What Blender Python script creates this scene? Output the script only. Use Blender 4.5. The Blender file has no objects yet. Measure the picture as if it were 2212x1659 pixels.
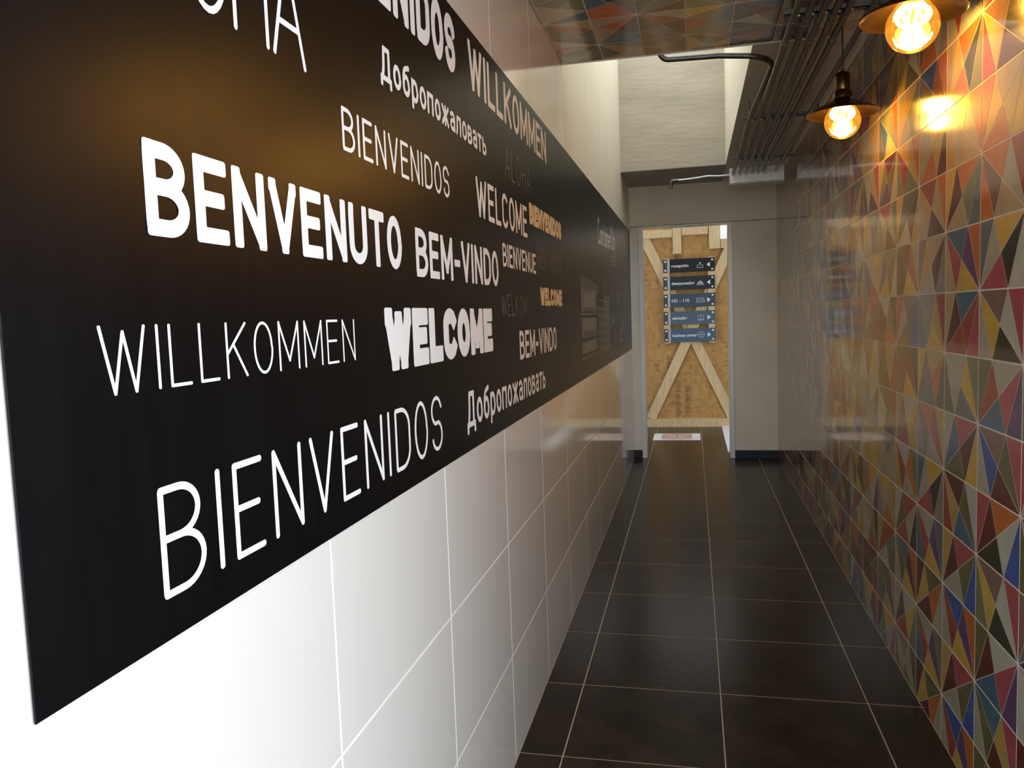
import bpy, bmesh, math, random
from mathutils import Vector, Matrix

S = bpy.context.scene
COL = S.collection
R = math.radians

# ------------------------------------------------------------------ camera
CAM_L, CAM_H = 0.5675, 1.40
YAW, PITCH, ROLL, FPX = 0.2240, 0.0835, -0.0357, 1729.48
cd = bpy.data.cameras.new('camera')
cam = bpy.data.objects.new('camera', cd)
COL.objects.link(cam)
cd.sensor_fit = 'HORIZONTAL'
cd.sensor_width = 36.0
cd.lens = FPX / 2212 * 36.0
cd.clip_start = 0.02
er = Vector((math.cos(YAW), math.sin(YAW), 0))
ef = Vector((-math.sin(YAW), math.cos(YAW), 0))
eu = Vector((0, 0, 1))
F = ef * math.cos(PITCH) - eu * math.sin(PITCH)
U = eu * math.cos(PITCH) + ef * math.sin(PITCH)
cr, sr = math.cos(ROLL), math.sin(ROLL)
RX = er * cr + U * sr
UP = U * cr - er * sr
m3 = Matrix((RX, UP, -F)).transposed()
cam.matrix_world = Matrix.Translation((CAM_L, 0, CAM_H)) @ m3.to_4x4()
S.camera = cam

# ------------------------------------------------------------------ world, light, exposure
W = bpy.data.worlds.new('world')
S.world = W
W.use_nodes = True
bg = W.node_tree.nodes['Background']
bg.inputs[0].default_value = (0.84, 0.915, 1.0, 1)
bg.inputs[1].default_value = 2.35
S.view_settings.view_transform = 'Standard'
S.view_settings.look = 'None'
S.view_settings.exposure = 0.86
S.view_settings.gamma = 1.0
S.view_settings.use_curve_mapping = False
S.cycles.use_denoising = True
S.cycles.max_bounces = 10
S.cycles.diffuse_bounces = 6
S.cycles.glossy_bounces = 5
S.cycles.sample_clamp_indirect = 6.0
S.cycles.caustics_reflective = False
S.cycles.caustics_refractive = False


def portal(name, loc, rot, sx, sy):
    l = bpy.data.lights.new(name, 'AREA')
    l.shape = 'RECTANGLE'
    l.size, l.size_y = sx, sy
    l.cycles.is_portal = True
    o = bpy.data.objects.new(name, l)
    o.location = loc
    o.rotation_euler = rot
    COL.objects.link(o)


LAMP_STRENGTH = 66.0
SKY_TOP = 3.9

# ------------------------------------------------------------------ dimensions (metres)
CW = 1.323          # corridor width
ZC = 2.548          # tiled ceiling
ZS = 2.57           # soffit beyond the light well
DT = 3.755          # end of tiled ceiling
DP = 6.84           # far face of the light well
DE = 7.72           # end wall
XS = 0.848          # light well width
Y0 = -1.0           # back of corridor
DO = 1.28           # right hand opening ends here
DB = 9.9            # chipboard partition

# ------------------------------------------------------------------ materials
_m = {}


def mat(name, col, rough=0.5, metal=0.0, noise=0.0, nscale=8.0, bump=0.0, bscale=40.0, spec=0.5, coat=0.0, stretch=None, rvar=0.0):
    if name in _m:
        return _m[name]
    m = bpy.data.materials.new(name)
    m.use_nodes = True
    nt = m.node_tree
    b = nt.nodes['Principled BSDF']
    b.inputs['Base Color'].default_value = (*col, 1)
    b.inputs['Roughness'].default_value = rough
    b.inputs['Metallic'].default_value = metal
    b.inputs['Specular IOR Level'].default_value = spec
    b.inputs['Coat Weight'].default_value = coat
    b.inputs['Coat Roughness'].default_value = 0.07
    if noise or bump or rvar:
        tc = nt.nodes.new('ShaderNodeTexCoord')
        mp = nt.nodes.new('ShaderNodeMapping')
        nt.links.new(tc.outputs['Object'], mp.inputs[0])
        if stretch:
            mp.inputs['Scale'].default_value = stretch
    if noise:
        n = nt.nodes.new('ShaderNodeTexNoise')
        n.inputs['Scale'].default_value = nscale
        n.inputs['Detail'].default_value = 6
        nt.links.new(mp.outputs[0], n.inputs['Vector'])
        r = nt.nodes.new('ShaderNodeValToRGB')
        r.color_ramp.elements[0].position = 0.3
        r.color_ramp.elements[1].position = 0.7
        r.color_ramp.elements[0].color = (*[c * (1 - noise) for c in col], 1)
        r.color_ramp.elements[1].color = (*[min(1, c * (1 + noise)) for c in col], 1)
        nt.links.new(n.outputs['Fac'], r.inputs[0])
        nt.links.new(r.outputs[0], b.inputs['Base Color'])
        if rvar:
            mr = nt.nodes.new('ShaderNodeMapRange')
            mr.inputs['To Min'].default_value = max(0.02, rough - rvar)
            mr.inputs['To Max'].default_value = rough + rvar
            nt.links.new(n.outputs['Fac'], mr.inputs[0])
            nt.links.new(mr.outputs[0], b.inputs['Roughness'])
    if bump:
        n2 = nt.nodes.new('ShaderNodeTexNoise')
        n2.inputs['Scale'].default_value = bscale
        n2.inputs['Detail'].default_value = 4
        nt.links.new(mp.outputs[0], n2.inputs['Vector'])
        bp = nt.nodes.new('ShaderNodeBump')
        bp.inputs['Strength'].default_value = bump
        bp.inputs['Distance'].default_value = 0.01
        nt.links.new(n2.outputs['Fac'], bp.inputs['Height'])
        nt.links.new(bp.outputs[0], b.inputs['Normal'])
    _m[name] = m
    return m


M_TILE = mat('white_tile', (0.775, 0.755, 0.715), 0.10, bump=0.02, bscale=5, coat=0.4)
M_GROUT = mat('pale_grout', (0.74, 0.68, 0.57), 0.6)
M_GROUT_L = mat('white_grout', (0.86, 0.85, 0.83), 0.6)
M_FGROUT = mat('floor_grout', (0.42, 0.34, 0.24), 0.8)
M_FLOOR = mat('floor_tile', (0.023, 0.0150, 0.0075), 0.24, noise=0.45, nscale=6, bump=0.06, bscale=30, rvar=0.05, spec=0.12)
M_BANNER = mat('banner_black', (0.0016, 0.0020, 0.0029), 0.34, noise=0.25, nscale=5, stretch=(1, 6, 0.6), rvar=0.03, spec=0.21)
M_WHITE = mat('letter_white', (0.86, 0.86, 0.86), 0.4)
M_GOLD = mat('letter_gold', (0.80, 0.68, 0.45), 0.4)
M_DIM = mat('letter_grey', (0.15, 0.14, 0.13), 0.4)
M_DIM2 = mat('letter_dark_grey', (0.045, 0.043, 0.04), 0.4)
M_WALL = mat('painted_wall', (0.86, 0.81, 0.70), 0.6, noise=0.05, nscale=3, bump=0.08, bscale=60)
M_WELL = mat('cream_plaster', (0.80, 0.74, 0.60), 0.55, noise=0.04, nscale=3, bump=0.05, bscale=25)
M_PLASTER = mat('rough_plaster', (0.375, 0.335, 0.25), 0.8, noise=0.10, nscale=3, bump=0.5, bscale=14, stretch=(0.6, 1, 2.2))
M_SOFFIT = mat('soffit_paint', (0.80, 0.73, 0.67), 0.6, noise=0.06, bump=0.05)
M_BASE = mat('black_skirting', (0.010, 0.012, 0.017), 0.35, spec=0.2)
M_FRAME = mat('door_frame_metal', (0.85, 0.86, 0.86), 0.25)
M_STEEL = mat('conduit_steel', (0.12, 0.115, 0.10), 0.38, metal=0.85, noise=0.2, nscale=30)
M_GALV = mat('galvanised_steel', (0.56, 0.56, 0.54), 0.38, metal=0.55, noise=0.15, nscale=25)
M_DARKMETAL = mat('dark_bronze', (0.10, 0.06, 0.03), 0.22, metal=0.9)
M_BLACK = mat('black_plastic', (0.015, 0.015, 0.015), 0.4)
M_BRASS = mat('brass', (0.6, 0.42, 0.15), 0.3, metal=1.0)
M_PINE = mat('pine_timber', (0.60, 0.40, 0.22), 0.6, noise=0.18, nscale=6, stretch=(8, 8, 1.2), bump=0.05)
M_PINE2 = mat('pine_timber_pale', (0.62, 0.46, 0.25), 0.6, noise=0.14, nscale=6, stretch=(8, 8, 1.2), bump=0.05)
M_CONC = mat('outside_concrete', (0.48, 0.47, 0.45), 0.8, noise=0.1, nscale=2)
M_OUT = mat('outside_white_wall', (0.74, 0.75, 0.76), 0.7, noise=0.03)


def osb_material():
    m = bpy.data.materials.new('strand_board')
    m.use_nodes = True
    nt = m.node_tree
    b = nt.nodes['Principled BSDF']
    b.inputs['Roughness'].default_value = 0.6
    tc = nt.nodes.new('ShaderNodeTexCoord')
    cols = []
    for rot, sc in ((0.4, (14, 14, 30)), (-0.7, (24, 20, 12))):
        mp = nt.nodes.new('ShaderNodeMapping')
        mp.inputs['Rotation'].default_value = (0, rot, 0)
        mp.inputs['Scale'].default_value = sc
        nt.links.new(tc.outputs['Object'], mp.inputs[0])
        v = nt.nodes.new('ShaderNodeTexVoronoi')
        v.inputs['Scale'].default_value = 1.0
        nt.links.new(mp.outputs[0], v.inputs['Vector'])
        r = nt.nodes.new('ShaderNodeValToRGB')
        e = r.color_ramp.elements
        e[0].position, e[0].color = 0.0, (0.13, 0.055, 0.015, 1)
        e[1].position, e[1].color = 1.0, (0.54, 0.30, 0.09, 1)
        k = e.new(0.22)
        k.color = (0.37, 0.19, 0.05, 1)
        nt.links.new(v.outputs['Color'], r.inputs[0])
        cols.append(r.outputs[0])
    mx = nt.nodes.new('ShaderNodeMix')
    mx.data_type = 'RGBA'
    mx.inputs['Factor'].default_value = 0.5
    nt.links.new(cols[0], mx.inputs[6])
    nt.links.new(cols[1], mx.inputs[7])
    nt.links.new(mx.outputs[2], b.inputs['Base Color'])
    return m


M_OSB = osb_material()

# ------------------------------------------------------------------ mesh helpers


def obj(name, bm, m, parent=None, smooth=False):
    me = bpy.data.meshes.new(name)
    bm.to_mesh(me)
    bm.free()
    for x in (m if isinstance(m, (list, tuple)) else [m]):
        me.materials.append(x)
    if smooth:
        for p in me.polygons:
            p.use_smooth = True
        me.set_sharp_from_angle(angle=R(35))
    o = bpy.data.objects.new(name, me)
    COL.objects.link(o)
    if parent:
        o.parent = parent
    return o


def struct(o):
    o['kind'] = 'structure'
    return o


def empty(name, loc, label, cat, group=None):
    o = bpy.data.objects.new(name, None)
    o.empty_display_size = 0.05
    o.location = loc
    COL.objects.link(o)
    tag(o, label, cat, group)
    return o


def tag(o, label, cat, group=None):
    o['label'] = label
    o['category'] = cat
    if group:
        o['group'] = group
    return o


def box(bm, x0, x1, y0, y1, z0, z1, mi=0):
    v = [bm.verts.new((x, y, z)) for x in (x0, x1) for y in (y0, y1) for z in (z0, z1)]
    for q in ((0, 1, 3, 2), (4, 6, 7, 5), (0, 4, 5, 1), (2, 3, 7, 6), (0, 2, 6, 4), (1, 5, 7, 3)):
        f = bm.faces.new([v[i] for i in q])
        f.material_index = mi
    return v


def bevbox(x0, x1, y0, y1, z0, z1, w=0.004, seg=1):
    bm = bmesh.new()
    box(bm, x0, x1, y0, y1, z0, z1)
    bmesh.ops.recalc_face_normals(bm, faces=bm.faces)
    bmesh.ops.bevel(bm, geom=list(bm.edges), offset=w, segments=seg, affect='EDGES', profile=0.5)
    return bm


def boxes(lst):
    bm = bmesh.new()
    for b in lst:
        box(bm, *b)
    bmesh.ops.recalc_face_normals(bm, faces=bm.faces)
    return bm


def tube(bm, pts, r, n=10, caps=True):
    pts = [Vector(p) for p in pts]
    rings = []
    ref = None
    for i, p in enumerate(pts):
        t = (pts[min(i + 1, len(pts) - 1)] - pts[max(i - 1, 0)]).normalized()
        if ref is None:
            ref = t.orthogonal().normalized()
        ref = (ref - t * ref.dot(t)).normalized()
        b = t.cross(ref)
        rad = r[i] if isinstance(r, (list, tuple)) else r
        rings.append([bm.verts.new(p + (ref * math.cos(2 * math.pi * k / n) + b * math.sin(2 * math.pi * k / n)) * rad) for k in range(n)])
    for a, b in zip(rings, rings[1:]):
        for k in range(n):
            bm.faces.new((a[k], a[(k + 1) % n], b[(k + 1) % n], b[k]))
    if caps:
        bm.faces.new(rings[0][::-1])
        bm.faces.new(rings[-1])


def lathe(bm, prof, n=32, origin=(0, 0, 0), close=False):
    ox, oy, oz = origin
    rings = []
    for r, z in prof:
        if r < 1e-6:
            rings.append([bm.verts.new((ox, oy, oz + z))])
        else:
            rings.append([bm.verts.new((ox + r * math.cos(2 * math.pi * k / n), oy + r * math.sin(2 * math.pi * k / n), oz + z)) for k in range(n)])
    for a, b in zip(rings, rings[1:]):
        for k in range(n):
            k2 = (k + 1) % n
            if len(a) == 1 and len(b) > 1:
                bm.faces.new((a[0], b[k2], b[k]))
            elif len(b) == 1 and len(a) > 1:
                bm.faces.new((a[k], a[k2], b[0]))
            elif len(a) > 1:
                bm.faces.new((a[k], a[k2], b[k2], b[k]))


# ------------------------------------------------------------------ floor
floor_o = struct(obj('floor', boxes([(-0.05, CW + 0.05, Y0, DE, -0.06, -0.0007), (-0.6, 2.2, DE, DB + 0.6, -0.06, -0.0007)]), M_FGROUT))
FX0, FT, FY0 = 0.1414, 0.503, 2.4094


def slab_mesh(name, w, d, h, m, bev=0.0006):
    bm = bmesh.new()
    box(bm, 0, w, 0, d, 0, h)
    bmesh.ops.recalc_face_normals(bm, faces=bm.faces)
    top = [e for e in bm.edges if all(abs(v.co.z - h) < 1e-6 for v in e.verts)]
    bmesh.ops.bevel(bm, geom=top, offset=bev, segments=1, affect='EDGES')
    me = bpy.data.meshes.new(name)
    bm.to_mesh(me)
    bm.free()
    me.materials.append(m)
    return me


def link(name, me, loc, parent, rot=None):
    o = bpy.data.objects.new(name, me)
    o.location = loc
    if rot:
        o.rotation_euler = rot
    COL.objects.link(o)
    o.parent = parent
    return o


_slabs = {}
g = 0.004
j0 = math.floor((Y0 - FY0) / FT)
for j in range(j0, 15):
    ya = max(Y0, FY0 + j * FT)
    yb = FY0 + (j + 1) * FT
    if yb > DB + 0.5:
        break
    back = yb > DE + 0.2
    x_lo, x_hi = (-0.6, 2.2) if back else (0.0, CW)
    i = -2
    while FX0 + i * FT < x_hi:
        xa, xb = max(x_lo, FX0 + i * FT), min(x_hi, FX0 + (i + 1) * FT)
        i += 1
        if xb - xa < 0.02:
            continue
        key = (round(xb - xa, 3), round(yb - ya, 3))
        if key not in _slabs:
            _slabs[key] = slab_mesh('floor_tile', key[0] - g, key[1] - g, 0.010, M_FLOOR)
        link('floor_tile', _slabs[key], (xa + g / 2, ya + g / 2, -0.010), floor_o)

# ------------------------------------------------------------------ left wall
TW, TH = 0.605, 0.359
wl = struct(obj('wall_left', boxes([(-0.20, -0.0015, Y0, DE, 0, ZC), (-0.20, -0.0015, DT, DE, ZC, ZS)]), M_GROUT_L))
SB, ST, SY0, SY1 = 1.0595, 2.164, 0.562, 7.66
_wt = {}
for i in range(-3, 13):
    ya, yb = max(Y0, 0.546 + i * TW), min(DE, 0.546 + (i + 1) * TW)
    if yb - ya < 0.02:
        continue
    for k in range(-1, 6):
        za, zb = max(0, 0.34 + k * TH), min(ZC, 0.34 + (k + 1) * TH)
        if k == 5:
            zb = ZC
            if ya > DT:
                continue
            yb = min(yb, DT)
        if zb - za < 0.01:
            continue
        if za > SB - 0.05 and zb < ST + 0.02 and ya > 0.5:
            continue
        key = (round(yb - ya, 3), round(zb - za, 3))
        if key not in _wt:
            bm = bmesh.new()
            box(bm, -0.008, 0, 0.0015, key[0] - 0.0015, 0.0015, key[1] - 0.0015)
            bmesh.ops.recalc_face_normals(bm, faces=bm.faces)
            ed = [e for e in bm.edges if all(abs(v.co.x) < 1e-6 for v in e.verts)]
            bmesh.ops.bevel(bm, geom=ed, offset=0.0015, segments=1, affect='EDGES')
            me = bpy.data.meshes.new('wall_tile')
            bm.to_mesh(me)
            bm.free()
            me.materials.append(M_TILE)
            _wt[key] = me
        link('wall_tile', _wt[key], (0, ya, za), wl)
# upper part of the left wall inside the light well
struct(obj('wall_left_upper', boxes([(-0.20, 0.0, DT + 0.002, DP, ZC, SKY_TOP), (-0.01, 0.0, DT + 0.002, DE, 0.34 + 5 * TH, ZC)]), M_WELL))

# ------------------------------------------------------------------ right wall, harlequin tiles
PAL = {
    'b': (0.43, 0.39, 0.29), 'l': (0.50, 0.49, 0.41), 't': (0.46, 0.35, 0.20), 'y': (0.62, 0.40, 0.06), 'h': (0.50, 0.33, 0.09),
    'o': (0.55, 0.16, 0.025), 'r': (0.36, 0.07, 0.035), 'c': (0.42, 0.085, 0.10), 'm': (0.13, 0.030, 0.020), 'd': (0.050, 0.043, 0.020),
    'g': (0.15, 0.14, 0.055), 'v': (0.20, 0.21, 0.10), 'u': (0.055, 0.11, 0.36), 'e': (0.075, 0.15, 0.22), 'p': (0.14, 0.065, 0.17),
    's': (0.15, 0.17, 0.17), 'w': (0.24, 0.14, 0.11), 'n': (0.28, 0.24, 0.22),
}
PKEYS = list(PAL)
M_PRINT = [mat('tile_print_line', (0.70, 0.62, 0.51), 0.15, coat=0.6)] + [mat('tile_print_' + str(i), PAL[k], 0.15, noise=0.10, nscale=14, bump=0.012, bscale=9, coat=0.6) for i, k in enumerate(PKEYS)]
RND = 'bbbbllltttyyyyhhhooorrrccmmmddgggvveuppsswwn'
RNDC = 'bbttyhhhoorrrrcmmmmdddggvveppsswww'
# colours read off the photograph: six triangles a..f of each near tile, keyed (column, row)
NEAR = {
    (-2, 1): 'byvbgs', (-2, 0): 'emtrcr', (-2, 2): 'cebmyg', (-2, 3): 'mglhre', (-2, 4): 'cmhgub', (-2, 5): 'uporby', (-2, 6): 'cmhgub',
    (-2, 7): 'uporby', (-2, -1): 'epocty', (-2, -2): 'omyvst', (-2, -3): 'ytobht', (-2, 8): 'cmhgub',
    (-3, 0): 'wlcybd', (-3, 1): 'brgcpe', (-3, 2): 'wgcubm', (-3, 3): 'omclud', (-3, 4): 'wlcyvd', (-3, 5): 'lmgcpe', (-3, 6): 'ehcgbm',
    (-3, 7): 'lmgcpe', (-3, -1): 'ybsdlc', (-3, -2): 'obrwot', (-3, -3): 'tyohyo', (-3, 8): 'ehcgbm',
    (-1, 0): 'nhrnsy', (-1, 1): 'hwyogs', (-1, 2): 'ochwnb', (-1, 3): 'ybednc', (-1, 4): 'bpsrey', (-1, 5): 'gymobm', (-1, 6): 'bpvrey',
    (-1, 7): 'gymobm', (-1, -1): 'thwmnb', (-1, -2): 'rtohbm', (-1, -3): 'ybthmo',
}
PW, PH, PYC, PZ0 = 0.3011, 0.1818, 2.998, 1.4265


def inset_tri(a, b, c, d):
    pts = [Vector(p) for p in (a, b, c)]
    la = [(pts[(i + 1) % 3] - pts[(i + 2) % 3]).length for i in range(3)]
    per = sum(la)
    inc = (pts[0] * la[0] + pts[1] * la[1] + pts[2] * la[2]) / per
    area = abs((pts[1] - pts[0]).cross(pts[2] - pts[0])) / 2
    rin = 2 * area / per
    k = max(0.2, 1 - d / rin)
    return [inc + (p - inc) * k for p in pts]


def harlequin(key, u0, u1, v0, v1, w, h, colors):
    """printed tile in local (u, v), star at u=0,v=h and u=w,v=0; clipped to [u0,u1]x[v0,v1]; face towards +n"""
    bm = bmesh.new()
    e = 0.0019
    box(bm, u0 + e, u1 - e, v0 + e, v1 - e, -0.008, 0.0)
    bmesh.ops.recalc_face_normals(bm, faces=bm.faces)
    S1, S2, X1, X2 = (0, h), (w, 0), (w, h), (0, 0)
    P, Q, C = (w * 2 / 3, h), (w / 3, 0), (w / 2, h / 2)
    tris = [(S1, P, C), (P, C, S2), (P, X1, S2), (S1, C, Q), (S1, Q, X2), (Q, C, S2)]
    lo, hi = (u0 + e * 1.2, v0 + e * 1.2), (u1 - e * 1.2, v1 - e * 1.2)
    for t, c in zip(tris, colors):
        pts = [(p.x, p.y) for p in inset_tri(*[Vector(q) for q in t], 0.0015)]
        for ax in (0, 1):                       # clip (Sutherland-Hodgman)
            for sgn, lim in ((1, lo[ax]), (-1, -hi[ax])):
                out = []
                for i, p in enumerate(pts):
                    q = pts[i - 1]
                    pi, qi = sgn * p[ax] >= lim, sgn * q[ax] >= lim
                    if pi != qi:
                        s = (lim * sgn - q[ax]) / (p[ax] - q[ax])
                        out.append((q[0] + (p[0] - q[0]) * s, q[1] + (p[1] - q[1]) * s))
                    if pi:
                        out.append(p)
                pts = out
        if len(pts) < 3:
            continue
        try:
            f = bm.faces.new([bm.verts.new((p[0], p[1], 0.0003)) for p in pts])
        except ValueError:
            continue
        f.normal_update()
        if f.normal.z < 0:
            f.normal_flip()
        f.material_index = 1 + PKEYS.index(c)
    return bm


wr = struct(obj('wall_right', boxes([(CW + 0.0007, CW + 0.2, DO, DE, 0, ZC), (CW + 0.0007, CW + 0.2, DT, DE, ZC, ZS)]), M_GROUT))
rng = random.Random(11)
made = []
for c in range(-6, 17):
    for r in range(-7, 9):
        ya, yb = PYC + c * PW, PYC + (c + 1) * PW
        zt, zb = PZ0 - r * PH, PZ0 - (r + 1) * PH
        if (c, r) in NEAR:
            cols = NEAR[(c, r)]
        else:
            cols = ''.join(rng.choice(RND) for _ in range(6))
        ylo, yhi, zlo, zhi = max(ya, DO), min(yb, DE), max(zb, 0), min(zt, ZC)
        if yhi - ylo < 0.01 or zhi - zlo < 0.008:
            continue
        # star corner of the top edge: at column c or c+1
        near_star = (c + r) % 2 == 0        # star at ya (near side) on the top edge
        made.append((c, r, cols, near_star, ya, yb, zt, zb, ylo, yhi, zlo, zhi))
far_bm = bmesh.new()
made.sort(key=lambda t: t[0])
_mesh_seen = {}
for n, (c, r, cols, near_star, ya, yb, zt, zb, ylo, yhi, zlo, zhi) in enumerate(made):
    h = zt - zb
    # local u runs along +y when the star is near, along -y otherwise
    if near_star:
        u0, u1 = ylo - ya, yhi - ya
    else:
        u0, u1 = yb - yhi, yb - ylo
    bm = harlequin(None, u0, u1, zlo - zb, zhi - zb, PW, h, cols)
    # map (u,v,n) to world
    for v in bm.verts:
        u, w_, nn = v.co
        v.co = (-nn, (u if near_star else PW - u), w_)
    if not near_star:
        pass
    bmesh.ops.reverse_faces(bm, faces=[f for f in bm.faces if len(f.verts) >= 3 and f.material_index > 0 and f.calc_center_median().x < -0.0002 and f.normal.x > 0])
    bm.normal_update()
    for f in bm.faces:
        if f.material_index > 0 and f.normal.x > 0:
            f.normal_flip()
    if n < 300:
        o = obj('tile', bm, M_PRINT, wr)
        o.location = (CW, ya, zb)
    else:
        bmesh.ops.translate(bm, verts=bm.verts, vec=(CW, ya, zb))
        tmp = bpy.data.meshes.new('tmp')
        bm.to_mesh(tmp)
        bm.free()
        far_bm.from_mesh(tmp)
        bpy.data.meshes.remove(tmp)
fo = obj('far_tiles', far_bm, M_PRINT, wr)
fo['kind'] = 'stuff'

# ------------------------------------------------------------------ ceiling
ce = struct(obj('ceiling', boxes([(-0.2, CW + 0.2, Y0, DT, ZC + 0.0007, ZC + 0.06)]), M_GROUT))
QW, QH = 0.183, 0.2985          # tile size across and along
rng = random.Random(5)
for c in range(-1, 8):
    for r in range(0, 9):
        x0, x1 = max(0, 0.010 + c * QW), min(CW, 0.010 + (c + 1) * QW)
        yt = 3.839 - r * QH
        y1, y0 = min(DT, yt), yt - QH
        if x1 - x0 < 0.01:
            continue
        cols = ''.join(rng.choice(RNDC) for _ in range(6))
        star_left = (c + r) % 2 == 0
        xa = 0.010 + c * QW
        # local u along y (length), v across
        if star_left:
            bm = harlequin(None, 0, y1 - y0, x0 - xa, x1 - xa, QH, QW, cols)
            for v in bm.verts:
                u, w_, nn = v.co
                v.co = (w_, u, -nn)
        else:
            bm = harlequin(None, yt - y1, QH, x0 - xa, x1 - xa, QH, QW, cols)
            for v in bm.verts:
                u, w_, nn = v.co
                v.co = (w_, QH - u, -nn)
        bm.normal_update()
        for f in bm.faces:
            if f.material_index > 0 and f.normal.z > 0:
                f.normal_flip()
        o = obj('ceiling_tile', bm, M_PRINT, ce)
        o.location = (xa, y0, ZC)

struct(obj('trim_1', boxes([(0, CW, DT - 0.001, DT + 0.004, ZC - 0.004, ZC + 0.06)]), mat('edge_trim', (0.70, 0.66, 0.55), 0.4)))
# soffit on the right of the light well, beam at its far end
struct(obj('soffit_right', boxes([(XS + 0.004, CW + 0.2, DT + 0.004, DE + 0.15, ZS, ZS + 0.25)]), M_SOFFIT))
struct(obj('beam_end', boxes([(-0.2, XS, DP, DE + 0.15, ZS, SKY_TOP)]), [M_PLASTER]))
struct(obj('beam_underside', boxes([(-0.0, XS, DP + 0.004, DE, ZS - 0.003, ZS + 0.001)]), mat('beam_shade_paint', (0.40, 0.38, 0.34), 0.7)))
struct(obj('wall_well_right', boxes([(XS, XS + 0.2, DT + 0.004, DP + 0.2, ZS - 0.001, SKY_TOP)]), M_WELL))
struct(obj('wall_well_front', boxes([(-0.2, XS + 0.2, DT - 0.2, DT, ZC + 0.06, SKY_TOP)]), M_WELL))
portal('sky_portal_well', (XS / 2, (DT + DP) / 2, SKY_TOP), (0, 0, 0), XS, DP - DT)

# ------------------------------------------------------------------ end wall and doorway
XD0, XD1, ZD = 0.107, 0.906, 2.20
struct(obj('wall_end', boxes([(-0.2, XD0, DE, DE + 0.15, 0, ZD), (XD1, CW + 0.2, DE, DE + 0.15, 0, ZD)]), M_WALL))
struct(obj('lintel', boxes([(-0.2, CW + 0.2, DE - 0.022, DE + 0.15, ZD + 0.004, ZS)]), M_WALL))
for nm, xa, xb in (('baseboard_left', 0.0, XD0 - 0.004), ('baseboard_right', XD1 + 0.004, CW)):
    struct(obj(nm, bevbox(xa, xb, DE - 0.014, DE, 0, 0.078, 0.003), M_BASE))
df = struct(obj('door_1', boxes([(XD0, XD0 + 0.012, DE - 0.012, DE + 0.155, 0, ZD), (XD1 - 0.012, XD1, DE - 0.012, DE + 0.155, 0, ZD), (XD0 + 0.012, XD1 - 0.012, DE - 0.012, DE + 0.155, ZD - 0.012, ZD)]), M_FRAME))
for xa, xb in ((XD0 - 0.03, XD0 + 0.013), (XD1 - 0.013, XD1 + 0.03)):
    obj('casing', bevbox(xa, xb, DE - 0.018, DE - 0.004, 0, ZD, 0.004), M_FRAME, df)

# ------------------------------------------------------------------ space beyond the doorway
struct(obj('wall_yard_left', boxes([(-0.75, -0.6, DE + 0.15, DB + 0.6, 0, 3.2)]), M_OUT))
struct(obj('wall_yard_right', boxes([(2.2, 2.35, DE + 0.15, DB + 0.6, 0, 3.2)]), M_OUT))
struct(obj('wall_yard_back', boxes([(-0.75, 2.35, DB + 0.6, DB + 0.75, 0, 3.2)]), M_OUT))
struct(obj('yard_sky_cover', boxes([(-0.75, 2.35, DE + 0.15, DB - 0.31, 2.75, 2.9)]), M_WALL))  # unseen slab added over the yard, its reach set to dim the sky light
portal('sky_portal_yard', (0.8, DB + 0.12, 3.2), (0, 0, 0), 2.9, 0.96)
struct(obj('kerb_white', boxes([(0.885, 1.03, 8.02, DB - 0.06, 0, 0.012)]), M_OUT))

# ------------------------------------------------------------------ outside the side entrance
struct(obj('ground', boxes([(CW + 0.05, 9, -8, DO + 5, -0.08, -0.01), (-8, CW + 0.05, -8, Y0, -0.08, -0.01)]), M_CONC))
portal('sky_portal_rear', (CW / 2, Y0 - 0.02, ZC / 2), (R(-90), 0, 0), CW, ZC)
portal('sky_portal_door', (CW + 0.02, (Y0 + DO) / 2, ZC / 2), (0, R(90), 0), ZC, DO - Y0)

# ------------------------------------------------------------------ stroke lettering


def arc(cx, cy, rx, ry, a0, a1, n=16):
    return [(cx + rx * math.cos(R(a0 + (a1 - a0) * i / n)), cy + ry * math.sin(R(a0 + (a1 - a0) * i / n))) for i in range(n + 1)]


def ring(cx0, cx1, y0, y1):
    rx = (cx1 - cx0) / 2
    ry = min((y1 - y0) / 2, rx * 1.25 if rx else 0.3)
    cx = (cx0 + cx1) / 2
    return arc(cx, y1 - ry, rx, ry, 0, 180) + arc(cx, y0 + ry, rx, ry, 180, 360) + [(cx1, y1 - ry)]


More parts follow.
